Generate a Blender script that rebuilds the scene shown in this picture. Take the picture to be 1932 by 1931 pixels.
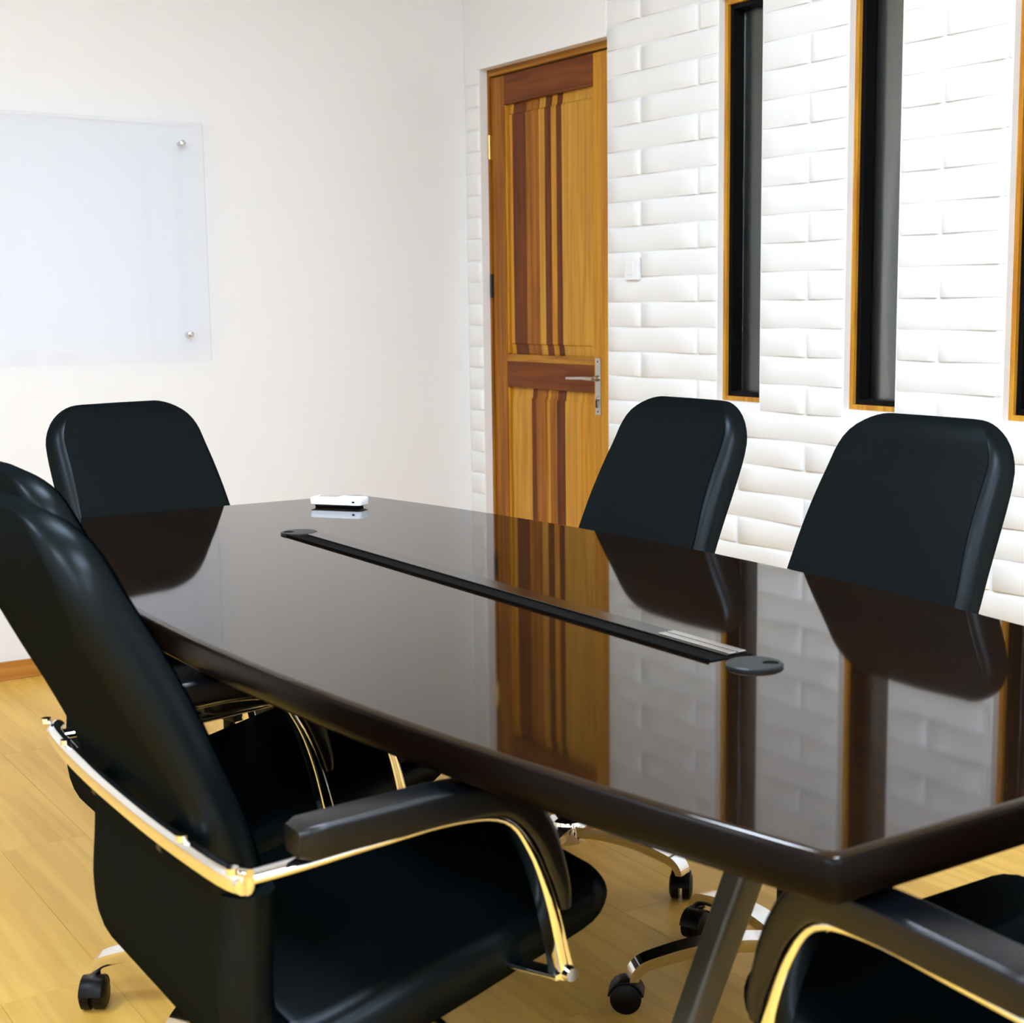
import bpy, bmesh, math, random
from mathutils import Vector, Matrix
random.seed(7)
S = bpy.context.scene
for o in list(bpy.data.objects):
    bpy.data.objects.remove(o)
COL = S.collection

# ------------------------------------------------------------------ camera
cam_d = bpy.data.cameras.new('camera'); cam = bpy.data.objects.new('camera', cam_d); COL.objects.link(cam)
cam_d.sensor_width = 36; cam_d.sensor_fit = 'HORIZONTAL'
cam_d.lens = 2785.3 / 1932 * 36
cam_d.shift_x = -(1100 - 966) / 1932
cam_d.clip_start = .02
RT = Vector((0.82032488, -0.57186155, -0.00643905)); DN = Vector((-0.08333615, -0.10839011, -0.99060924)); FW = Vector((0.56579341, 0.81315801, -0.13657184))
m = Matrix((RT, -DN, -FW)).transposed().to_4x4(); m.translation = Vector((-2.9843, -5.0762, 1.2234))
cam.matrix_world = m
cam_d.dof.use_dof = True; cam_d.dof.focus_distance = 3.1; cam_d.dof.aperture_fstop = 9
S.camera = cam

# ------------------------------------------------------------------ world, exposure
w = bpy.data.worlds.new('night'); S.world = w; w.use_nodes = True
w.node_tree.nodes['Background'].inputs[0].default_value = (.075, .082, .074, 1)
w.node_tree.nodes['Background'].inputs[1].default_value = 1
S.view_settings.view_transform = 'Standard'; S.view_settings.look = 'None'
S.view_settings.gamma = 1; S.view_settings.use_curve_mapping = False
S.view_settings.exposure = 0.0
LAMP_POWER = 44.0
LAMP_COL = (.81, .980, 1.20, 1)
CEIL = 2.75
LAMPS = [(-1.85, -2.75), (-1.85, -4.6), (-3.7, -2.75), (-3.7, -4.6), (-1.85, -6.2), (-3.7, -6.2)]

# ------------------------------------------------------------------ materials
def mat(name, col, rough=.5, metal=0, **kw):
    m = bpy.data.materials.new(name); m.use_nodes = True
    b = m.node_tree.nodes['Principled BSDF']
    b.inputs['Base Color'].default_value = (*col, 1); b.inputs['Roughness'].default_value = rough; b.inputs['Metallic'].default_value = metal
    for k, v in kw.items(): b.inputs[k.replace('_', ' ')].default_value = v
    return m
def nd(m, t, **kw):
    n = m.node_tree.nodes.new(t)
    for k, v in kw.items(): setattr(n, k, v)
    return n
def bump(m, scale, strength, dist=.002, detail=3, stretch=None):
    nt = m.node_tree; b = nt.nodes['Principled BSDF']
    tc = nd(m, 'ShaderNodeTexCoord'); no = nd(m, 'ShaderNodeTexNoise'); bp = nd(m, 'ShaderNodeBump'); mp = nd(m, 'ShaderNodeMapping')
    if stretch: mp.inputs['Scale'].default_value = stretch
    no.inputs['Scale'].default_value = scale; no.inputs['Detail'].default_value = detail
    bp.inputs['Strength'].default_value = strength; bp.inputs['Distance'].default_value = dist
    nt.links.new(tc.outputs['Object'], mp.inputs[0]); nt.links.new(mp.outputs[0], no.inputs['Vector'])
    nt.links.new(no.outputs[0], bp.inputs['Height']); nt.links.new(bp.outputs[0], b.inputs['Normal'])
    return m
def wood(name, c0, c1, rough=.4, stretch=(30, 30, 1.2), scale=1.6, coat=0.0, bumpy=.05):
    """grain running along the axis with the small stretch"""
    m = mat(name, c0, rough); nt = m.node_tree; b = nt.nodes['Principled BSDF']
    tc = nd(m, 'ShaderNodeTexCoord'); mp = nd(m, 'ShaderNodeMapping'); mp.inputs['Scale'].default_value = stretch
    oi = nd(m, 'ShaderNodeObjectInfo'); va = nd(m, 'ShaderNodeVectorMath', operation='ADD')
    cx = nd(m, 'ShaderNodeCombineXYZ'); mu = nd(m, 'ShaderNodeMath', operation='MULTIPLY'); mu.inputs[1].default_value = 37.0
    nt.links.new(oi.outputs['Random'], mu.inputs[0])
    for i in range(3): nt.links.new(mu.outputs[0], cx.inputs[i])
    nt.links.new(tc.outputs['Object'], mp.inputs[0]); nt.links.new(mp.outputs[0], va.inputs[0]); nt.links.new(cx.outputs[0], va.inputs[1])
    no = nd(m, 'ShaderNodeTexNoise'); no.inputs['Scale'].default_value = scale; no.inputs['Detail'].default_value = 6; no.inputs['Distortion'].default_value = .6
    nt.links.new(va.outputs[0], no.inputs['Vector'])
    cr = nd(m, 'ShaderNodeValToRGB'); cr.color_ramp.elements[0].position = .38; cr.color_ramp.elements[1].position = .62
    cr.color_ramp.elements[0].color = (*c1, 1); cr.color_ramp.elements[1].color = (*c0, 1)
    nt.links.new(no.outputs[0], cr.inputs[0]); nt.links.new(cr.outputs[0], b.inputs['Base Color'])
    bp = nd(m, 'ShaderNodeBump'); bp.inputs['Strength'].default_value = bumpy; bp.inputs['Distance'].default_value = .001
    nt.links.new(no.outputs[0], bp.inputs['Height']); nt.links.new(bp.outputs[0], b.inputs['Normal'])
    b.inputs['Specular IOR Level'].default_value = .14
    if coat: b.inputs['Coat Weight'].default_value = coat; b.inputs['Coat Roughness'].default_value = .12
    return m
def glassy(name, tint, refl=.9, ior=1.45, rough=.02):
    """thin clear sheet: straight-through transmission plus a Fresnel reflection"""
    m = bpy.data.materials.new(name); m.use_nodes = True; nt = m.node_tree; nt.nodes.clear()
    out = nt.nodes.new('ShaderNodeOutputMaterial'); mx = nt.nodes.new('ShaderNodeMixShader')
    tr = nt.nodes.new('ShaderNodeBsdfTransparent'); gl = nt.nodes.new('ShaderNodeBsdfGlossy'); fr = nt.nodes.new('ShaderNodeFresnel')
    tr.inputs[0].default_value = (*tint, 1); gl.inputs['Roughness'].default_value = rough; gl.inputs['Color'].default_value = (refl, refl, refl, 1); fr.inputs[0].default_value = ior
    nt.links.new(fr.outputs[0], mx.inputs[0]); nt.links.new(tr.outputs[0], mx.inputs[1]); nt.links.new(gl.outputs[0], mx.inputs[2]); nt.links.new(mx.outputs[0], out.inputs[0])
    return m
M = {}
M['wall'] = bump(mat('white_wall_paint', (.86, .85, .845), .75), 60, .04)
M['brick'] = bump(mat('white_brick_paint', (.885, .88, .875), .42), 90, .05)
M['ceil'] = mat('ceiling_paint', (.86, .84, .80), .9)
M['floor'] = wood('laminate', (.74, .45, .095), (.63, .355, .065), .33, (22, 1.0, 22), 1.3, 0, .02)
M['seam'] = mat('dark_underlay', (.42, .25, .06), .8)
M['skirt'] = wood('skirting_wood', (.55, .25, .055), (.42, .17, .03), .35, (1.2, 30, 30), 1.5)
M['teak_mid'] = wood('teak_medium', (.37, .135, .010), (.22, .068, .005), .38, coat=0)
M['teak_light'] = wood('teak_light', (.56, .285, .035), (.44, .20, .022), .38, coat=0)
M['teak_gold'] = wood('teak_gold', (.56, .26, .02), (.42, .165, .010), .38, coat=0)
M['teak_dark'] = wood('teak_dark', (.150, .038, .0035), (.085, .019, .002), .38, coat=0)
M['teak_red'] = wood('teak_red', (.20, .052, .0045), (.125, .028, .003), .38, (1.2, 1.2, 30), 1.6, 0)
M['teak_hor'] = wood('teak_horizontal', (.42, .19, .02), (.25, .09, .008), .38, (30, 1.2, 30), 1.6, 0)
M['frame_wood'] = wood('window_frame_wood', (.56, .27, .022), (.40, .15, .010), .35, (25, 25, 2.0), 1.8, .3)
M['black_sash'] = mat('black_sash', (.004, .004, .004), .4, IOR=1.15)
M['glass_win'] = glassy('window_glass', (.85, .87, .87), .6, 1.45, .25)
M['glass_board'] = glassy('board_glass', (.986, .990, 1.0), .9, 1.25)
M['steel'] = bump(mat('satin_steel', (.50, .47, .43), .34, 1), 200, .05)
M['brass'] = mat('brass', (.72, .52, .16), .3, 1)
M['dark'] = mat('dark_recess', (.01, .01, .01), .6)
M['chrome'] = mat('chrome', (.82, .81, .80), .09, 1)
M['leather'] = bump(mat('black_leather', (.0012, .0026, .0032), .40), 260, .12, .0006)
def soft_sheen(m, gloss_col, rough, fac):
    """leather: dark diffuse with a weak broad gloss that does not grow at grazing angles"""
    nt = m.node_tree; b = nt.nodes['Principled BSDF']; b.inputs['Specular IOR Level'].default_value = 0; b.inputs['IOR'].default_value = 1.0
    g = nt.nodes.new('ShaderNodeBsdfGlossy'); g.inputs['Color'].default_value = (*gloss_col, 1); g.inputs['Roughness'].default_value = rough
    mx = nt.nodes.new('ShaderNodeMixShader'); mx.inputs[0].default_value = fac
    out = [n for n in nt.nodes if n.type == 'OUTPUT_MATERIAL'][0]
    nt.links.new(b.outputs[0], mx.inputs[1]); nt.links.new(g.outputs[0], mx.inputs[2]); nt.links.new(mx.outputs[0], out.inputs[0])
    for l in list(nt.links):
        if l.to_node == b and l.to_socket.name == 'Normal': nt.links.new(l.from_socket, g.inputs['Normal']); break
soft_sheen(M['leather'], (.85, .93, 1.0), .34, .012)
M['pad'] = mat('black_pad', (.001, .0015, .0025), .30, IOR=1.36)
M['plastic'] = mat('black_plastic', (.0015, .0015, .002), .38, IOR=1.25)
M['lacquer'] = wood('dark_lacquer', (.009, .0038, .0013), (.006, .0024, .0009), .30, (26, 1.0, 26), 1.2, 0, .0)
_b = M['lacquer'].node_tree.nodes['Principled BSDF']; _b.inputs['Specular IOR Level'].default_value = .5; _b.inputs['Roughness'].default_value = .045; _b.inputs['IOR'].default_value = 1.40; _b.inputs['Specular Tint'].default_value = (1, .95, .88, 1)
M['edge'] = mat('table_edge', (.003, .0014, .0008), .30, IOR=1.16)
M['under'] = mat('table_underside', (.003, .002, .0015), .6)
M['leg_grey'] = mat('grey_metal_paint', (.038, .038, .030), .40)
M['grommet'] = mat('grommet_plastic', (.009, .011, .011), .40, IOR=1.3)
M['channel'] = mat('channel_black', (.002, .002, .002), .75, Specular_IOR_Level=.04)
M['lid'] = mat('channel_lid', (.004, .003, .0025), .16, Specular_IOR_Level=.35)
M['alu'] = mat('aluminium', (.75, .74, .74), .25, 1)
M['white_plastic'] = mat('white_plastic', (.85, .85, .88), .25)
M['switch'] = mat('switch_plastic', (.88, .88, .88), .3)
M['yard'] = mat('night_yard_wall', (.5, .53, .5), .9)
def emis(name, col, st):
    m = bpy.data.materials.new(name); m.use_nodes = True; nt = m.node_tree; b = nt.nodes['Principled BSDF']
    b.inputs['Base Color'].default_value = (.9, .9, .9, 1); b.inputs['Emission Color'].default_value = col; b.inputs['Emission Strength'].default_value = st
    return m
M['lamp'] = emis('lamp_diffuser', LAMP_COL, LAMP_POWER)
M['lamp_trim'] = mat('lamp_trim', (.85, .85, .85), .5)

# ------------------------------------------------------------------ helpers
def link(o, parent=None):
    COL.objects.link(o)
    if parent: o.parent = parent
    return o
def from_bm(name, bm, material, parent=None, smooth=False, loc=None):
    bmesh.ops.recalc_face_normals(bm, faces=bm.faces)
    me = bpy.data.meshes.new(name); bm.to_mesh(me); bm.free(); me.materials.append(material)
    if smooth:
        for p in me.polygons: p.use_smooth = True
        me.set_sharp_from_angle(angle=math.radians(40))
    o = bpy.data.objects.new(name, me)
    if loc: o.location = loc
    return link(o, parent)
def tag(o, label=None, cat=None, group=None, kind=None):
    for k, v in (('label', label), ('category', cat), ('group', group), ('kind', kind)):
        if v: o[k] = v
    return o
def empty(name, loc, rz=0):
    o = bpy.data.objects.new(name, None); o.location = loc; o.rotation_euler = (0, 0, rz); o.empty_display_size = .1
    return link(o)
def box(bm, a, b, bev=0):
    x0, y0, z0 = [min(p, q) for p, q in zip(a, b)]; x1, y1, z1 = [max(p, q) for p, q in zip(a, b)]
    vs = [bm.verts.new(p) for p in ((x0, y0, z0), (x1, y0, z0), (x1, y1, z0), (x0, y1, z0), (x0, y0, z1), (x1, y0, z1), (x1, y1, z1), (x0, y1, z1))]
    fs = [bm.faces.new([vs[i] for i in f]) for f in ((0, 3, 2, 1), (4, 5, 6, 7), (0, 1, 5, 4), (1, 2, 6, 5), (2, 3, 7, 6), (3, 0, 4, 7))]
    if bev:
        es = {e for f in fs for e in f.edges}
        bmesh.ops.bevel(bm, geom=list(es), offset=bev, segments=2, profile=.5, affect='EDGES')
    return bm
def bxo(name, a, b, material, parent=None, bev=0, smooth=False):
    """box object whose origin sits at its own centre"""
    c = [(p + q) / 2 for p, q in zip(a, b)]
    bm = bmesh.new(); box(bm, [p - r for p, r in zip(a, c)], [p - r for p, r in zip(b, c)], bev)
    return from_bm(name, bm, material, parent, smooth, c)
def ring_loft(bm, rings, cap=True, close=True):
    R = [[bm.verts.new(p) for p in r] for r in rings]; n = len(R[0])
    for a, b in zip(R[:-1], R[1:]):
        for i in range(n if close else n - 1):
            bm.faces.new((a[i], a[(i + 1) % n], b[(i + 1) % n], b[i]))
    if cap: bm.faces.new(R[0][::-1]); bm.faces.new(R[-1])
    return R
def sweep(bm, pts, prof, up=Vector((0, 1, 0))):
    """sweep a profile [(a,b)] along pts: a along 'up'-ish side axis, b along the path normal. prof may be a function of t"""
    P = [Vector(p) for p in pts]; rings = []
    for i, p in enumerate(P):
        t = (P[min(i + 1, len(P) - 1)] - P[max(i - 1, 0)]).normalized()
        s = (up - t * up.dot(t)).normalized(); nn = t.cross(s)
        pr = prof(i / (len(P) - 1)) if callable(prof) else prof
        rings.append([p + s * a + nn * b for a, b in pr])
    ring_loft(bm, rings)
def circ(r, n=16, ry=None):
    ry = ry or r
    return [(r * math.cos(2 * math.pi * i / n), ry * math.sin(2 * math.pi * i / n)) for i in range(n)]
def rrect(w, h, r, k=4):
    out = []
    for cx, cy, a0 in ((w / 2 - r, h / 2 - r, 0), (-w / 2 + r, h / 2 - r, 90), (-w / 2 + r, -h / 2 + r, 180), (w / 2 - r, -h / 2 + r, 270)):
        for i in range(k + 1):
            a = math.radians(a0 + 90 * i / k); out.append((cx + r * math.cos(a), cy + r * math.sin(a)))
    return out
def cyl(bm, p0, p1, r0, r1=None, n=20):
    p0, p1 = Vector(p0), Vector(p1); r1 = r0 if r1 is None else r1
    t = (p1 - p0).normalized(); u = t.orthogonal().normalized(); v = t.cross(u)
    ring_loft(bm, [[p0 + (u * math.cos(2 * math.pi * i / n) + v * math.sin(2 * math.pi * i / n)) * r0 for i in range(n)],
                   [p1 + (u * math.cos(2 * math.pi * i / n) + v * math.sin(2 * math.pi * i / n)) * r1 for i in range(n)]])
def lathe(bm, prof, n=28, origin=(0, 0, 0)):
    o = Vector(origin)
    ring_loft(bm, [[o + Vector((r * math.cos(2 * math.pi * i / n), r * math.sin(2 * math.pi * i / n), z)) for i in range(n)] for r, z in prof])
def catmull(pts, k=6):
    P = [Vector(p) for p in pts]; out = []
    for i in range(len(P) - 1):
        a, b, c, d = P[max(i - 1, 0)], P[i], P[i + 1], P[min(i + 2, len(P) - 1)]
        for j in range(k):
            t = j / k
            out.append(.5 * ((2 * b) + (c - a) * t + (2 * a - 5 * b + 4 * c - d) * t * t + (3 * b - a - 3 * c + d) * t ** 3))
    out.append(P[-1]); return out

# ------------------------------------------------------------------ room shell
RX, RY = -4.7, -6.8
f = from_bm('floor', box(bmesh.new(), (RX - .2, RY - .2, -.12), (.25, .25, -.012)), M['seam']); tag(f, kind='structure')
pw, pl = .19, 1.25; n = 0; i = 0; rest = bmesh.new()
x = RX
while x < -.001:
    y = RY - (i * .47) % pl; x2 = min(x + pw, 0)
    while y < 0:
        a, b = max(y, RY), min(y + pl, 0)
        if b - a > .02:
            pa = bxo('plank', (x + .0003, a + .0003, -.012), (x2 - .0003, b - .0003, 0), M['floor'], f, .0004)
        y += pl
    x += pw; i += 1
tag(bxo('ceiling', (RX - .2, RY - .2, CEIL + .14), (.25, .25, CEIL + .24), M['ceil']), kind='structure')
# the ceiling plasterboard with cut-outs for the recessed lamps
LS = .30
xs = sorted({RX, 0.0} | {v for lx, ly in LAMPS for v in (lx - LS, lx + LS)}); ys = sorted({RY, 0.0} | {v for lx, ly in LAMPS for v in (ly - LS, ly + LS)})
bm = bmesh.new()
for x0, x1 in zip(xs[:-1], xs[1:]):
    for y0, y1 in zip(ys[:-1], ys[1:]):
        cx, cy = (x0 + x1) / 2, (y0 + y1) / 2
        if not any(abs(cx - lx) < LS and abs(cy - ly) < LS for lx, ly in LAMPS):
            box(bm, (x0, y0, CEIL), (x1, y1, CEIL + .138))
tag(from_bm('ceiling', bm, M['ceil']), kind='structure')
tag(bxo('wall_left', (RX - .2, 0, -.1), (.25, .2, CEIL + .2), M['wall']), kind='structure')
tag(bxo('wall_back', (RX - .2, RY - .2, -.1), (.25, RY, CEIL + .2), M['wall']), kind='structure')
tag(bxo('wall_side', (RX - .2, RY, -.1), (RX, 0, CEIL + .2), M['wall']), kind='structure')
tag(bxo('baseboard_left', (RX, -.014, 0), (-.014, 0, .062), M['skirt'], bev=.003), kind='structure')
tag(bxo('baseboard_right', (-.018, RY, 0), (-.004, -.95, .062), M['frame_wood'], bev=.003), kind='structure')

# brick wall with openings (door and slit windows)
DOOR = (-.939, -.11, -.05, 2.122)
WIN = [(-1.717, -1.519), (-2.267, -2.072), (-2.822, -2.632), (-3.378, -3.190), (-3.934, -3.747)]
WZ = (.935, 2.146)
holes = [DOOR] + [(a, b, *WZ) for a, b in WIN]
MX = .0045          # depth of the mortar face
TH = .17
ysn = sorted({RY, 0.0} | {v for h in holes for v in h[:2]}); zsn = sorted({-.1, CEIL + .2} | {v for h in holes for v in h[2:]})
bm = bmesh.new()
for y0, y1 in zip(ysn[:-1], ysn[1:]):
    for z0, z1 in zip(zsn[:-1], zsn[1:]):
        cy, cz = (y0 + y1) / 2, (z0 + z1) / 2
        if not any(h[0] < cy < h[1] and h[2] < cz < h[3] for h in holes): box(bm, (MX, y0, z0), (TH, y1, z1))
bmesh.ops.remove_doubles(bm, verts=bm.verts, dist=1e-5)
dead = [f_ for f_ in bm.faces if all(len(e.link_faces) > 2 for e in f_.edges)]
wall = from_bm('wall_right', bm, M['brick']); tag(wall, kind='structure')
# bricks: long thin blocks, every face slightly hollow in the middle so the ends stand proud
LB, HB, ZB = .495, .08265, .9107
cache = {}
def brick_mesh(ya, yb, sa, sb, h):
    """ya..yb local extent, sa/sb: distance (0..1) along the full brick of the two ends"""
    key = (round(yb - ya, 3), round(sa, 2), round(sb, 2), round(h, 3))
    if key in cache: return cache[key]
    L = yb - ya; g = .004; bv = .008; K = 6
    def proud(s): return .0022 - .0078 * (2 * s - 1) ** 2          # x of the face: negative = into the room
    us = [g, g + bv] + [g + bv + (L - 2 * g - 2 * bv) * k / K for k in range(1, K)] + [L - g - bv, L - g]
    bm = bmesh.new(); rows = []
    for u in us:
        s = sa + (sb - sa) * u / L; edge = u in (us[0], us[-1])
        X = MX - .0004 if edge else proud(s)
        rows.append([bm.verts.new((MX + .003, u - L / 2, .0030)), bm.verts.new((X + .0012, u - L / 2, .0030)), bm.verts.new((X, u - L / 2, .0045)),
                     bm.verts.new((X, u - L / 2, h - .012)), bm.verts.new((X + (MX - X) * .40, u - L / 2, h - .005)), bm.verts.new((MX + .0005, u - L / 2, h - .0005))])
    for a, b in zip(rows[:-1], rows[1:]):
        for i in range(5): bm.faces.new((a[i], a[i + 1], b[i + 1], b[i]))
    bm.faces.new(rows[0]); bm.faces.new(rows[-1][::-1])
    bmesh.ops.recalc_face_normals(bm, faces=bm.faces)
    me = bpy.data.meshes.new('brick'); bm.to_mesh(me); bm.free(); me.materials.append(M['brick'])
    for p in me.polygons: p.use_smooth = True
    me.set_sharp_from_angle(angle=math.radians(50))
    cache[key] = me; return me
todo = []
k0 = -11
for k in range(k0, 22):
    z = ZB + k * HB
    if z + HB > CEIL or z < 0: continue
    ph = -1.423 if k % 2 == 0 else -1.128
    j = ph + LB * 4
    while j > RY:
        a, b = j - LB, j; j -= LB
        a2, b2 = max(a, RY), min(b, 0)
        if z > 2.08: b2 = min(b2, -.94)
        if b2 - a2 < .03: continue
        segs = [(a2, b2)]
        for h in holes:
            zc = z + HB * .5
            if h[2] < zc < h[3]:
                ns = []
                for s0, s1 in segs:
                    if h[1] <= s0 or h[0] >= s1: ns.append((s0, s1)); continue
                    if s0 < h[0] - .012: ns.append((s0, h[0]))
                    if s1 > h[1] + .012: ns.append((h[1], s1))
                segs = ns
        for s0, s1 in segs:
            if s1 - s0 > .012: todo.append((s0, s1, (s0 - a) / LB, (s1 - a) / LB, z))
def seen(t): return t[1] > -3.2 and .38 < t[4] < 2.45
todo = [t for t in todo if not (t[1] > -.95 and t[4] > 2.10 and t[0] > -.96)]
near = [t for t in todo if seen(t)]; far = [t for t in todo if not seen(t)]
print('bricks', len(near), len(far))
near, extra = near[:300], near[300:]; far += extra
for s0, s1, u0, u1, z in near:
    me = brick_mesh(s0, s1, u0, u1, HB)
    o = bpy.data.objects.new('brick', me); o.location = (0, (s0 + s1) / 2, z); link(o, wall)
bm = bmesh.new()
for s0, s1, u0, u1, z in far:
    me = brick_mesh(s0, s1, u0, u1, HB); n0 = len(bm.verts); bm.from_mesh(me); bm.verts.ensure_lookup_table()
    for v in bm.verts[n0:]: v.co += Vector((0, (s0 + s1) / 2, z))
me = bpy.data.meshes.new('outer_bricks'); bm.to_mesh(me); bm.free(); me.materials.append(M['brick'])
o = bpy.data.objects.new('outer_bricks', me); link(o, wall); tag(o, kind='stuff')

lt = bxo('lintel_plaster', (.0002, -.938, 2.122), (MX + .002, 0, CEIL), M['brick'], wall, .002)
# dark yard outside the windows
tag(bxo('wall_outside', (1.3, RY, -.1), (1.4, .3, 3.2), M['yard']), kind='structure')

# ------------------------------------------------------------------ door
D = empty('door_1', (.045, -.5, 0)); tag(D, kind='structure')
def dbox(name, y0, y1, z0, z1, x0, x1, m_, parent=None, bev=.0015):
    a = (x0 - .045, y0 + .5, z0); b = (x1 - .045, y1 + .5, z1)
    return bxo(name, a, b, M[m_] if isinstance(m_, str) else m_, parent or D, bev)
dbox('frame_jamb', -.1215, -.098, 0, 2.13, .038, .12, 'teak_mid')
dbox('frame_jamb', -.925, -.945, 0, 2.13, .038, .12, 'teak_mid')
dbox('frame_head', -.1215, -.925, 2.098, 2.13, .038, .12, 'teak_hor')
XL, XR = -.126, -.921                       # leaf edges
dbox('stile', XL, -.216, .005, 2.092, .046, .086, 'teak_mid')
dbox('stile', -.797, XR, .005, 2.092, .046, .086, 'teak_gold')
dbox('top_rail', -.216, -.797, 1.985, 2.092, .046, .086, 'teak_red')
dbox('lock_rail', -.216, -.797, .925, 1.022, .046, .086, 'teak_red')
dbox('lock_rail_strip', -.216, -.797, 1.022, 1.05, .0462, .086, 'teak_hor')
dbox('bottom_rail', -.216, -.797, .005, .22, .046, .086, 'teak_red')
def staves(cuts, cols, z0, z1):
    ztop, zbot = z1, z0
    for (ya, yb), c in zip(zip(cuts[:-1], cuts[1:]), cols):
        # raised and fielded panel cut into glued staves: bevelled strip at top and bottom, raised field between
        edgeL = abs(ya - cuts[0]) < 1e-6; edgeR = abs(yb - cuts[-1]) < 1e-6
        bm = bmesh.new(); cy = (ya + yb) / 2; L = ya - yb
        def col_(yv, raised):
            xf = .0535 if raised else .0615
            zs = [zbot, zbot + .004, zbot + .036, zbot + .042, ztop - .042, ztop - .036, ztop - .004, ztop]
            xx = [.063, .062, .0585, xf, xf, .0585, .062, .063] if raised else [.063] * 8
            return [bm.verts.new((xv - .0585, yv - cy, zv)) for xv, zv in zip(xx, zs)]
        cs = []
        if edgeL: cs += [col_(ya, False), col_(ya - .018, True)]
        else: cs += [col_(ya - .0002, True)]
        if edgeR: cs += [col_(yb + .018, True), col_(yb, False)]
        else: cs += [col_(yb + .0002, True)]
        for a, b in zip(cs[:-1], cs[1:]):
            for i in range(7): bm.faces.new((a[i], a[i + 1], b[i + 1], b[i]))
        # back
        e0 = [v for v in bm.verts]
        vs = [bm.verts.new((.012, ya - cy, zbot)), bm.verts.new((.012, yb - cy, zbot)), bm.verts.new((.012, yb - cy, ztop)), bm.verts.new((.012, ya - cy, ztop))]
        bm.faces.new(vs); bm.faces.new([cs[0][0], vs[0], vs[3]] + cs[0][:0:-1]); bm.faces.new([cs[-1][0]] + cs[-1][1:] + [vs[2], vs[1]])
        o = from_bm('panel_stave', bm, M[c], D); o.location = (.0585 - .045, cy + .5, 0)
staves([-.221, -.262, -.352, -.441, -.480, -.522, -.556, -.591, -.628, -.792],
       ['teak_gold', 'teak_dark', 'teak_mid', 'teak_light', 'teak_dark', 'teak_gold', 'teak_dark', 'teak_light', 'teak_light'], 1.05, 1.985)
staves([-.221, -.250, -.375, -.405, -.480, -.500, -.545, -.600, -.700, -.792],
       ['teak_gold', 'teak_light', 'teak_dark', 'teak_mid', 'teak_gold', 'teak_mid', 'teak_dark', 'teak_light', 'teak_gold'], .22, .925)
# mouldings beside the panels
for z0, z1 in ((1.052, 1.983), (.222, .923)):
    dbox('bead', -.216, -.224, z0, z1, .049, .066, 'teak_gold', bev=.002)
    dbox('bead', -.789, -.797, z0, z1, .049, .066, 'teak_light', bev=.002)
# handle
H = dbox('handle_plate', -.806, -.838, .848, 1.048, .0425, .046, 'steel', bev=.0012)
def hpart(name, bm, m_, smooth=True):
    o = from_bm(name, bm, M[m_], H, smooth); o.location = (-.04425, .822, -.948); return o
bm = bmesh.new(); cyl(bm, (.043, -.822, .976), (.026, -.822, .976), .010, .009); cyl(bm, (.030, -.822, .976), (.012, -.822, .976), .0065)
sweep(bm, catmull([(.016, -.826, .976), (.012, -.812, .976), (.010, -.77, .977), (.009, -.72, .975), (.010, -.675, .974)], 5), lambda t: circ(.0075 - .002 * t, 12, .006), up=Vector((0, 0, 1)))
hpart('lever', bm, 'steel')
bm = bmesh.new(); cyl(bm, (.043, -.822, .905), (.036, -.822, .905), .0075); box(bm, (.036, -.8265, .876), (.043, -.8175, .905)); hpart('lock_cylinder', bm, 'steel')
bm = bmesh.new(); box(bm, (.0345, -.825, .874), (.0425, -.819, .9)); hpart('keyhole', bm, 'dark')
for zz in (1.036, .985, .860):
    bm = bmesh.new(); cyl(bm, (.0430, -.822, zz), (.0418, -.822, zz), .0035, n=12); hpart('screw', bm, 'dark')
for zz in (1.835, .35, 1.31):
    bm = bmesh.new(); cyl(bm, (.036, -.1235, zz - .045), (.036, -.1235, zz + .045), .0055, n=12); box(bm, (.036, -.126, zz - .045), (.047, -.121, zz + .045))
    o = from_bm('hinge', bm, M['brass'] if zz != 1.31 else M['dark'], D, True); o.location = (-.045, .5, 0)

# ------------------------------------------------------------------ windows
for n_, (ya, yb) in enumerate(WIN):
    W = empty('window_%d' % (n_ + 1), (.03, (ya + yb) / 2, WZ[0])); tag(W, kind='structure')
    c = Vector((.03, (ya + yb) / 2, WZ[0]))
    def wb(name, y0, y1, z0, z1, x0, x1, m_, parent=W, bev=.001):
        off = c if parent is W else c + parent.location
        return bxo(name, Vector((x0, y0, z0)) - off, Vector((x1, y1, z1)) - off, M[m_], parent, bev)
    a, b = ya - .001, yb + .001; z0, z1 = WZ[0] - .001, WZ[1] + .001; t = .015
    wb('frame_jamb', b - t, b, z0, z1, .027, .10, 'frame_wood'); wb('frame_jamb', a, a + t, z0, z1, .027, .10, 'frame_wood')
    wb('sill', a + t, b - t, z0, z0 + .015, .027, .10, 'frame_wood'); wb('frame_head', a + t, b - t, z1 - .018, z1, .027, .10, 'frame_wood')
    s = .014
    sa = wb('sash', b - t - s, b - t, z0 + .015, z1 - .018, .038, .095, 'black_sash')
    wb('sash', a + t, a + t + s, z0 + .015, z1 - .018, .038, .095, 'black_sash')
    wb('sash', a + t + s, b - t - s, z0 + .015, z0 + .015 + s, .038, .095, 'black_sash'); wb('sash', a + t + s, b - t - s, z1 - .018 - s, z1 - .018, .038, .095, 'black_sash')
    wb('glass_pane', a + t + s, b - t - s, z0 + .015 + s, z1 - .018 - s, .078, .082, 'glass_win', bev=0)

# ------------------------------------------------------------------ light switch
sw = empty('light_switch', (-.004, -1.093, 1.352)); tag(sw, 'small white light switch on the white brick wall beside the door handle', 'switch')
bxo('switch_plate', (-.008, -.037, -.037), (.006, .037, .037), M['switch'], sw, .002)
bxo('rocker', (-.011, -.014, -.02), (-.008, .014, .02), M['switch'], sw, .001)

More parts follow.
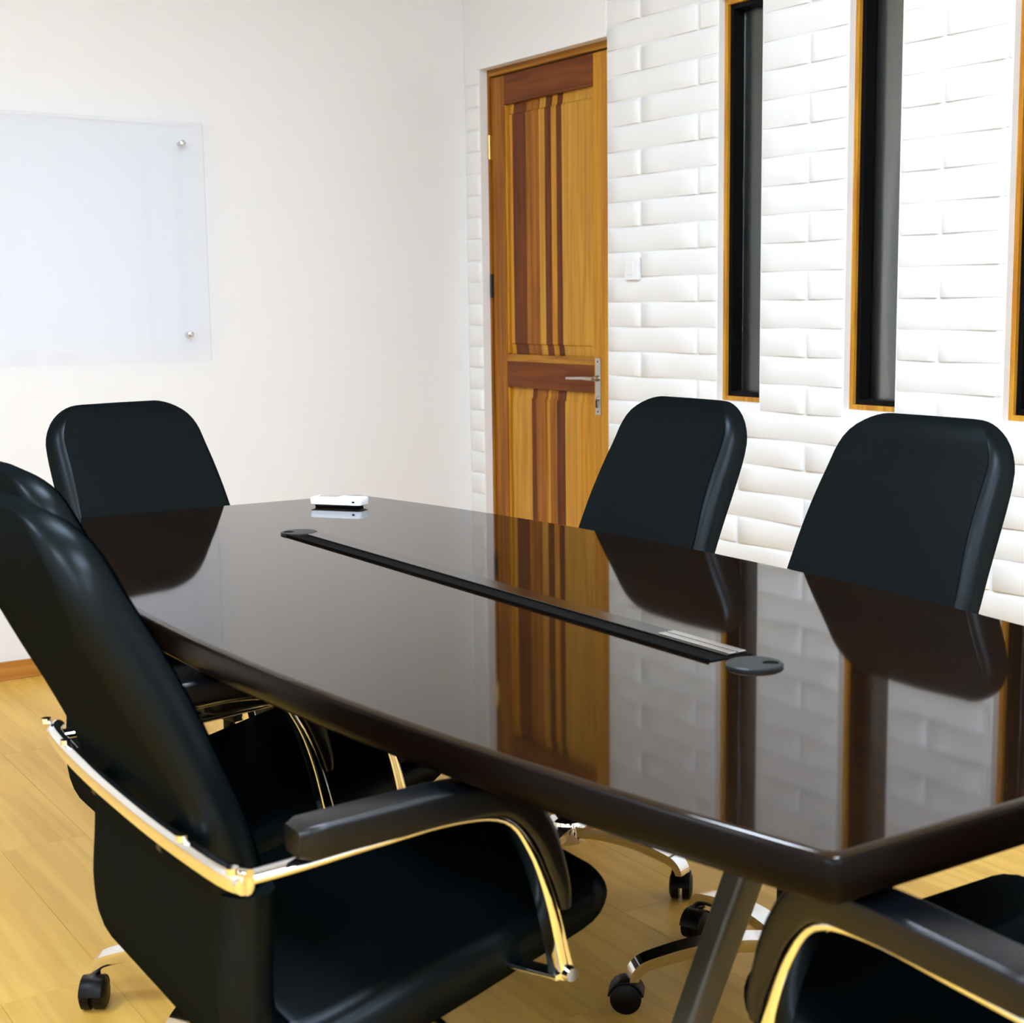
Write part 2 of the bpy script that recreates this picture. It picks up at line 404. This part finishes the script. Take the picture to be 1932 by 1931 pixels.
# ------------------------------------------------------------------ glass board on the left wall
GB = empty('glass_board', (-1.9, -.03, 1.05)); tag(GB, 'clear glass writing board held off the white wall by steel studs', 'board')
def gpt(x, z, dy=0): return (x + 1.9, dy, z - 1.05)
bm = bmesh.new(); X0, X1, Z0, Z1, r = -2.72, -1.066, 1.046, 1.864, .012
pts = [(X0 + (X1 - X0) / 2 + px, Z0 + (Z1 - Z0) / 2 + pz) for px, pz in rrect(X1 - X0, Z1 - Z0, r, 4)]
ring_loft(bm, [[gpt(px, pz, .004) for px, pz in pts], [gpt(px, pz, -.004) for px, pz in pts]])
from_bm('glass_sheet', bm, M['glass_board'], GB)
for px, pz in ((-1.141, 1.793), (-1.141, 1.142), (-2.645, 1.793), (-2.645, 1.142), (-1.893, 1.793), (-1.893, 1.142)):
    if px == -1.893: continue
    bm = bmesh.new(); cyl(bm, gpt(px, pz, .0298), gpt(px, pz, .0045), .008); cyl(bm, gpt(px, pz, -.0045), gpt(px, pz, -.012), .0105, .0095); cyl(bm, gpt(px, pz, -.012), gpt(px, pz, -.0135), .0095, .0065)
    from_bm('standoff_stud', bm, M['alu'], GB, True)

# ------------------------------------------------------------------ conference table
TX, TY, TZ = -1.73, -2.95, .76
TB = empty('conference_table', (TX, TY, 0)); tag(TB, 'long boat-shaped conference table with glossy dark brown lacquered top', 'table')
Y0, Y1 = -4.215, -1.70                     # near and far ends
def halfw(y):
    t_ = (y + 2.957) / 1.257; return .398 + .142 * (1 - t_ * t_)
def outline(ins):
    P = []; ya, yb = Y0 + ins, Y1 - ins; c = .010; N = 26
    for sgn in (1, -1):
        L = []
        for i in range(N + 1):
            y = ya + c + (yb - ya - 2 * c) * i / N; L.append((sgn * (halfw(max(Y0, min(Y1, y))) - ins), y - TY))
        h0 = halfw(Y0) - ins; L = [(sgn * (h0 - c), ya - TY), (sgn * (h0 - .3 * c), ya + .3 * c - TY)] + L + [(sgn * (h0 - .3 * c), yb - .3 * c - TY), (sgn * (h0 - c), yb - TY)]
        P += L if sgn == 1 else L[::-1]
    return P
bm = bmesh.new(); rings = []
for z, ins in ((.709, .028), (.711, .016), (.715, .006), (.721, .001), (.730, 0), (.752, 0), (.7575, .0035), (.7595, .0075), (TZ, .0115)):
    rings.append([(x_, y_, z) for x_, y_ in outline(ins)])
ring_loft(bm, rings)
bm.normal_update()
top = from_bm('table_top', bm, M['lacquer'], TB, True)
top.data.materials.append(M['edge'])
for p in top.data.polygons:
    if len(p.vertices) > 10: p.use_smooth = False
    if p.center.z < .755: p.material_index = 1
top['label'] = 'glossy dark brown lacquered top'
# frame under the top
bxo('under_beam', (-.05, -.95, .645), (.05, .95, .7065), M['under'], TB, .003)
for yy in (-.78, .66):
    bxo('cross_beam', (-.34, yy - .035, .668), (.34, yy + .035, .7065), M['leg_grey'], TB, .003)
    for sgn in (-1, 1):
        bm = bmesh.new(); P0 = Vector((sgn * -.012, yy, .69)); P1 = Vector((sgn * .312, yy, .03))
        def pr(t_): return rrect(.034 + .006 * t_, .030 + .018 * t_, .008)
        sweep(bm, [P0.lerp(P1, i / 6) for i in range(7)], lambda t_: pr(1 - t_), up=Vector((0, 1, 0)))
        lg = from_bm('leg', bm, M['leg_grey'], TB, True)
        bm = bmesh.new(); cyl(bm, (P1.x, yy, .032), (P1.x, yy, 0), .016, .024); from_bm('foot', bm, M['chrome'], lg, True)
# black cable channel and two grommets let into the top
CH = from_bm('cable_channel', box(bmesh.new(), (-.038, -.662, TZ - .002), (.036, .70, TZ + .0012)), M['channel'], TB); CH.location.x = .004
bxo('channel_lid', (-.004, -.655, TZ + .0012), (.032, .69, TZ + .0042), M['lid'], CH, .001)
bxo('channel_rail', (-.0395, -.66, TZ), (-.036, .70, TZ + .004), M['channel'], CH, .001)
for x0 in (.002, .0185):
    bxo('metal_clip', (x0, -.655, TZ + .0042), (x0 + .0125, -.50, TZ + .0056), M['alu'], CH, .0006)
for gy, rot in ((-.712, 40), (.715, 205)):
    R_ = .038; n_ = 40; bm = bmesh.new(); hx, hy, hr = .021 * math.cos(math.radians(-rot)), .021 * math.sin(math.radians(-rot)), .011
    rr = []
    for rad, zz in ((R_, TZ), (R_, TZ + .003), (R_ - .0025, TZ + .0048)):
        rr.append([(rad * math.cos(2 * math.pi * i / n_), rad * math.sin(2 * math.pi * i / n_), zz) for i in range(n_)])
    rr.append([(hx + hr * math.cos(2 * math.pi * i / n_), hy + hr * math.sin(2 * math.pi * i / n_), TZ + .0048) for i in range(n_)])
    rr.append([(hx + hr * math.cos(2 * math.pi * i / n_), hy + hr * math.sin(2 * math.pi * i / n_), TZ + .0004) for i in range(n_)])
    ring_loft(bm, rr, cap=False); g = from_bm('cable_grommet', bm, M['grommet'], TB); g.location = (.0, gy, 0)
    bm = bmesh.new(); cyl(bm, (hx, hy, TZ - .001), (hx, hy, TZ + .001), hr * 1.02); from_bm('cable_hole', bm, M['dark'], g)

# ------------------------------------------------------------------ white handset on the table
PH = empty('remote_control', (-1.475, -1.895, TZ), math.radians(-52)); tag(PH, 'small white remote control lying on the far end of the dark table', 'remote')
bm = bmesh.new(); ring_loft(bm, [[(x_, y_, z) for x_, y_ in rrect(.135 - 2 * i_, .052 - 2 * i_, .010 - i_ * .5)] for z, i_ in ((.0055, .006), (.0075, .001), (.018, 0), (.0225, .001), (.0245, .005))])
from_bm('case', bm, M['white_plastic'], PH, True)
bxo('underside_shade', (-.055, -.018, 0), (.055, .018, .006), M['plastic'], PH, .002)  # black block standing in for the shadow and reflection under the case
bxo('screen', (-.05, -.016, .0243), (.0, .016, .0250), M['alu'], PH, .0003)
bxo('button', (.045, -.0265, .013), (.052, -.0245, .017), M['plastic'], PH, .0004)

# ------------------------------------------------------------------ chairs
BACK = catmull([(-.438, 1.018), (-.430, .975), (-.408, .90), (-.373, .825), (-.334, .75), (-.300, .675), (-.280, .595)], 4)      # rear face, x and z
SEAT_R = catmull([(-.2775, .60), (-.281, .54), (-.285, .47), (-.274, .405), (-.235, .362), (-.15, .352), (-.02, .378), (.10, .412), (.20, .443), (.260, .472)], 4)
def shell(bm, path, width, thick, rf=.36):
    """rounded slab following path (x,z of the outer face); the cushion side lies inward"""
    P = [Vector((p[0], 0, p[1])) for p in path]; N = len(P); rings = []
    L = [0]
    for a, b in zip(P[:-1], P[1:]): L.append(L[-1] + (b - a).length)
    T_ = L[-1]
    for i, p in enumerate(P):
        t = (P[min(i + 1, N - 1)] - P[max(i - 1, 0)]).normalized()
        nn = Vector((-t.z, 0, t.x))         # towards the sitter
        u = L[i] / T_; wd, th = width(u), thick(u)
        rx = min(th * rf, .04); c = p + nn * th / 2
        pr = []
        k = 5
        # bulging outline: flat rear, slightly crowned front
        rf_ = min(th * .55, .034)
        for cx, cy, a0, r_ in ((wd / 2 - rf_, th / 2 - rf_, 0, rf_), (-wd / 2 + rf_, th / 2 - rf_, 90, rf_), (-wd / 2 + rx, -th / 2 + rx, 180, rx), (wd / 2 - rx, -th / 2 + rx, 270, rx)):
            if a0 == 90:
                for q in (.5, 0, -.5):
                    pr.append((q * (wd - 2 * rx), th / 2 + .006 * (1 - 4 * q * q * .9)))
            for j in range(k + 1):
                an = math.radians(a0 + 90 * j / k); pr.append((cx + r_ * math.cos(an), cy + r_ * math.sin(an)))
            if a0 == 180:
                for q in (-.5, 0, .5): pr.append((q * (wd - 2 * rx), -th / 2))
        rings.append([c + Vector((0, a, 0)) + nn * b for a, b in pr])
    ring_loft(bm, rings)
def resample(path, params):
    P = [Vector((p[0], p[1])) for p in path]; L = [0]
    for a, b in zip(P[:-1], P[1:]): L.append(L[-1] + (b - a).length)
    out = []
    for u in params:
        d = u * L[-1]; i = 0
        while i < len(L) - 2 and L[i + 1] < d: i += 1
        f_ = (d - L[i]) / (L[i + 1] - L[i]) if L[i + 1] > L[i] else 0
        out.append(P[i].lerp(P[i + 1], f_))
    return out
def arc_w(d, r):                             # inset of a rounded corner of radius r at distance d from the end
    return r - math.sqrt(max(0, r * r - (r - d) ** 2)) if d < r else 0
chair_n = 0
def make_chair():
    root = empty('office_chair', (0, 0, 0))
    # backrest
    pp = sorted(set([0, .0015, .006, .014, .026, .042, .065, .095, .13, .165, .2, .25] + [.25 + .75 * i / 14 for i in range(15)])); Lb = .445
    path = resample(BACK, pp)
    def wb_(u):
        base = .400 + .058 * min(1, u / .75) ** .85
        return base - 2 * arc_w(u * Lb, .100)
    def tb_(u):
        d = u * Lb; e = min(1, d / .06); return .014 + .034 * math.sqrt(e * (2 - e)) + .012 * u + .016 * math.sin(math.pi * min(1, u / .75))
    bm = bmesh.new(); shell(bm, path, wb_, tb_); from_bm('backrest', bm, M['leather'], root, True)
    # seat bucket
    pp = [i / 40 for i in range(37)] + [.925, .945, .96, .974, .985, .993, .998, 1]; Ls = .83
    path = resample(SEAT_R, pp)
    def ws_(u):
        d = (1 - u) * Ls; return .492 + .012 * math.sin(min(1, u * 1.6) * math.pi) - 2 * arc_w(d, .075)
    def ts_(u):
        d = (1 - u) * Ls; e = math.sqrt(min(1, d / .035) * (2 - min(1, d / .035)))
        return .010 * (1 - e) + e * (.064 + .022 * math.sin(min(1, max(0, (u - .2) / .8)) * math.pi))
    bm = bmesh.new(); shell(bm, path, ws_, ts_, .46); from_bm('seat', bm, M['leather'], root, True)
    # chrome cross bar behind the back, with the arm loops
    bm = bmesh.new(); zb = .655
    pts = catmull([(-.290, -.337, zb), (-.303, -.30, zb), (-.312, -.15, zb), (-.314, 0, zb), (-.312, .15, zb), (-.303, .30, zb), (-.290, .337, zb)], 5)
    sweep(bm, pts, rrect(.018, .027, .0085, 4), up=Vector((1, 0, 0)))
    cb = from_bm('cross_bar', bm, M['chrome'], root, True)
    for yy in (-.12, .12):
        bm = bmesh.new(); box(bm, (-.309, yy - .009, zb - .030), (-.272, yy + .009, zb - .004), .002); from_bm('bar_bracket', bm, M['plastic'], cb)
    for yy in (-.335, -.215, .215, .335):
        bm = bmesh.new(); cyl(bm, (-.306 if abs(yy) > .3 else -.314, yy, zb + .012), (-.306 if abs(yy) > .3 else -.314, yy, zb + .019), .0065, n=12); from_bm('bar_screw', bm, M['chrome'], cb, True)
    for s in (-1, 1):
        y = s * .318
        A = catmull([(-.292, y, .652), (-.24, y, .654), (-.14, y, .661), (-.05, y, .666), (.015, y, .655), (.050, y, .612), (.075, y, .548), (.094, y, .470), (.099, y, .446)], 5)
        bm = bmesh.new(); sweep(bm, A, lambda t: rrect(.026 + .008 * min(1, t * 2), .009 + .011 * max(0, (t - .55) / .45), .0035, 3), up=Vector((0, 1, 0)))
        bm2 = bm; cyl(bm2, (-.296, y - s * .004, .653), (-.296, y + s * .021, .653), .0095)
        ar = from_bm('armrest_frame', bm2, M['chrome'], root, True)
        bm = bmesh.new(); cyl(bm, (.098, y + s * .016, .452), (.098, y + s * .024, .452), .010, .008, 14); cyl(bm, (.089, y + s * .0, .447), (.098, y, .447), .009, n=12); from_bm('arm_bolt', bm, M['chrome'], ar, True)
        # bracket going in under the seat
        bm = bmesh.new(); sweep(bm, [(.096, y + s * .008, .446), (.08, y - s * .08, .434), (.06, y - s * .20, .418)], rrect(.026, .006, .0025, 3), up=Vector((1, 0, 0)))
        from_bm('arm_bracket', bm, M['chrome'], root, True)
        # pad: follows the arm and wraps over its front bend
        PA = catmull([(-.234, y, .680), (-.14, y, .6835), (-.05, y, .686), (.020, y, .679), (.060, y, .638), (.084, y, .578), (.095, y, .533)], 5)
        def pp_(t):
            e = min(1, t / .03, (1 - t) / .12 + .25); return rrect(.052 * (.75 + .25 * e), .037 * (.80 + .2 * min(1, t / .03)) * (1 if t < .55 else 1 - .65 * (t - .55) / .45), .0065, 4)
        bm = bmesh.new(); sweep(bm, PA, pp_, up=Vector((0, 1, 0)))
        from_bm('arm_pad', bm, M['pad'], root, True)
    # mechanism and gas lift
    bm = bmesh.new(); box(bm, (-.12, -.085, .325), (.13, .085, .378), .006); from_bm('seat_mechanism', bm, M['plastic'], root)
    bm = bmesh.new(); sweep(bm, [(.02, -.08, .345), (.02, -.20, .342), (.02, -.25, .335)], circ(.005, 10), up=Vector((1, 0, 0))); sweep(bm, [(.02, -.245, .337), (.02, -.285, .330)], circ(.009, 10), up=Vector((1, 0, 0))); from_bm('tilt_lever', bm, M['plastic'], root, True)
    bm = bmesh.new(); cyl(bm, (0, 0, .20), (0, 0, .33), .014); cyl(bm, (0, 0, .10), (0, 0, .215), .026); from_bm('gas_lift', bm, M['plastic'], root, True)
    # five-star base: a sub-tree that can be turned
    bm = bmesh.new(); lathe(bm, [(.034, .070), (.044, .076), (.046, .10), (.040, .122), (.029, .128)]); hub = from_bm('base_hub', bm, M['chrome'], root, True)
    for i in range(5):
        an = math.radians(72 * i); c_, s_ = math.cos(an), math.sin(an)
        P = catmull([(.030, .100), (.10, .107), (.18, .104), (.24, .093), (.273, .084), (.288, .070), (.291, .058)], 4)
        bm = bmesh.new(); pts = [(p[0] * c_, p[0] * s_, p[1]) for p in P]
        def lp(t):
            w_, h_ = .044 - .012 * t, .026 - .008 * t
            # grooved top: a shallow channel between two ridges
            return [(w_ / 2, -h_ / 2), (w_ / 2, h_ * .25), (w_ * .40, h_ * .5), (w_ * .26, h_ * .5), (w_ * .18, h_ * .30), (-w_ * .18, h_ * .30), (-w_ * .26, h_ * .5), (-w_ * .40, h_ * .5), (-w_ / 2, h_ * .25), (-w_ / 2, -h_ / 2)]
        sweep(bm, pts, lambda t: [(a, -b) for a, b in lp(t)], up=Vector((-s_, c_, 0)))
        from_bm('base_leg', bm, M['chrome'], hub, True)
        # twin-wheel caster
        ca = random.uniform(0, 6.28); cx, cy = .288 * c_, .288 * s_; ox, oy = .014 * math.cos(ca), .014 * math.sin(ca)
        bm = bmesh.new(); ax = Vector((-math.sin(ca), math.cos(ca), 0)); ce = Vector((cx + ox, cy + oy, .0275))
        for sg in (-1, 1):
            cyl(bm, ce + ax * sg * .004, ce + ax * sg * .019, .0275, .0275, 22); cyl(bm, ce + ax * sg * .019, ce + ax * sg * .0235, .0275, .019, 22)
        cyl(bm, (cx, cy, .03), (cx, cy, .062), .009, n=12)
        hood = []
        for j in range(9):
            a_ = math.radians(10 + 160 * j / 8); d_ = Vector((math.cos(ca), math.sin(ca), 0)); hood.append(ce + d_ * .0305 * math.cos(a_) + Vector((0, 0, .0305 * math.sin(a_))))
        sweep(bm, hood, rrect(.040, .004, .0015, 2), up=ax)
        from_bm('caster', bm, M['plastic'], hub, True)
    for ch in root.children:
        if ch.name.split('.')[0] in ('base_hub', 'gas_lift', 'seat_mechanism'): ch.location.x = -.03
    return root
def copy_tree(o, parent=None):
    c = o.copy(); COL.objects.link(c)
    if parent: c.parent = parent
    for ch in list(o.children): copy_tree(ch, c)
    return c
G = 'black leather office chairs round the table'
SPOTS = [   # x, y, facing degrees, base turn, label
    (-2.163, -3.385, 0, 20, 'nearest black leather office chair seen from behind, chrome bar across its back'),
    (-2.005, -2.690, 0, 4, 'black leather office chair mostly hidden behind the nearest chair, only its top corner showing'),
    (-1.741, -1.875, -74, 50, 'black leather office chair at the far end of the table below the glass board'),
    (-1.30, -2.48, 180, 290, 'black leather office chair just right of the wooden door'),
    (-1.305, -3.195, 180, 85, 'black leather office chair on the right below the two slit windows'),
    (-1.735, -4.14, 91, 10, 'black leather office chair cut off by the bottom right corner, armrest showing'),
]
proto = make_chair()
for i, (x, y, a, bt, lab) in enumerate(SPOTS):
    c = proto if i == 0 else copy_tree(proto)
    c.location = (x, y, 0); c.rotation_euler = (0, 0, math.radians(a))
    for ch in c.children:
        if ch.name.startswith('base_hub'):
            ch.rotation_euler = (0, 0, math.radians(bt - a))
            if i in (3, 4): ch.location.x, ch.location.y = -.055, .03
        elif ch.name.startswith('gas_lift') and i in (3, 4): ch.location.x, ch.location.y = -.055, .03
        elif i in (1, 2): ch.location.z -= .018 if i == 2 else .03
    tag(c, lab, 'chair', G)
# ------------------------------------------------------------------ ceiling lamps
for i, (lx, ly) in enumerate(LAMPS):
    L_ = empty('ceiling_light', (lx, ly, CEIL)); tag(L_, 'recessed square ceiling light panel ' + ['above the right half of the table', 'above the chair at the near end of the table', 'nearest the glass board', 'left of the nearest chair', 'in the right rear corner behind the camera', 'in the left rear corner behind the camera'][i], 'light', 'recessed ceiling lights')
    h_ = LS - .001
    bxo('diffuser', (-h_ + .03, -h_ + .03, -.02), (h_ - .03, h_ - .03, .03), M['lamp'], L_)
    for sx, sy in ((1, 0), (-1, 0), (0, 1), (0, -1)):
        if sx: bxo('trim', (sx * h_, -h_, -.004), (sx * (h_ - .02), h_, .125), M['lamp_trim'], L_)
        else: bxo('trim', (-h_ + .02, sy * h_, -.004), (h_ - .02, sy * (h_ - .02), .125), M['lamp_trim'], L_)
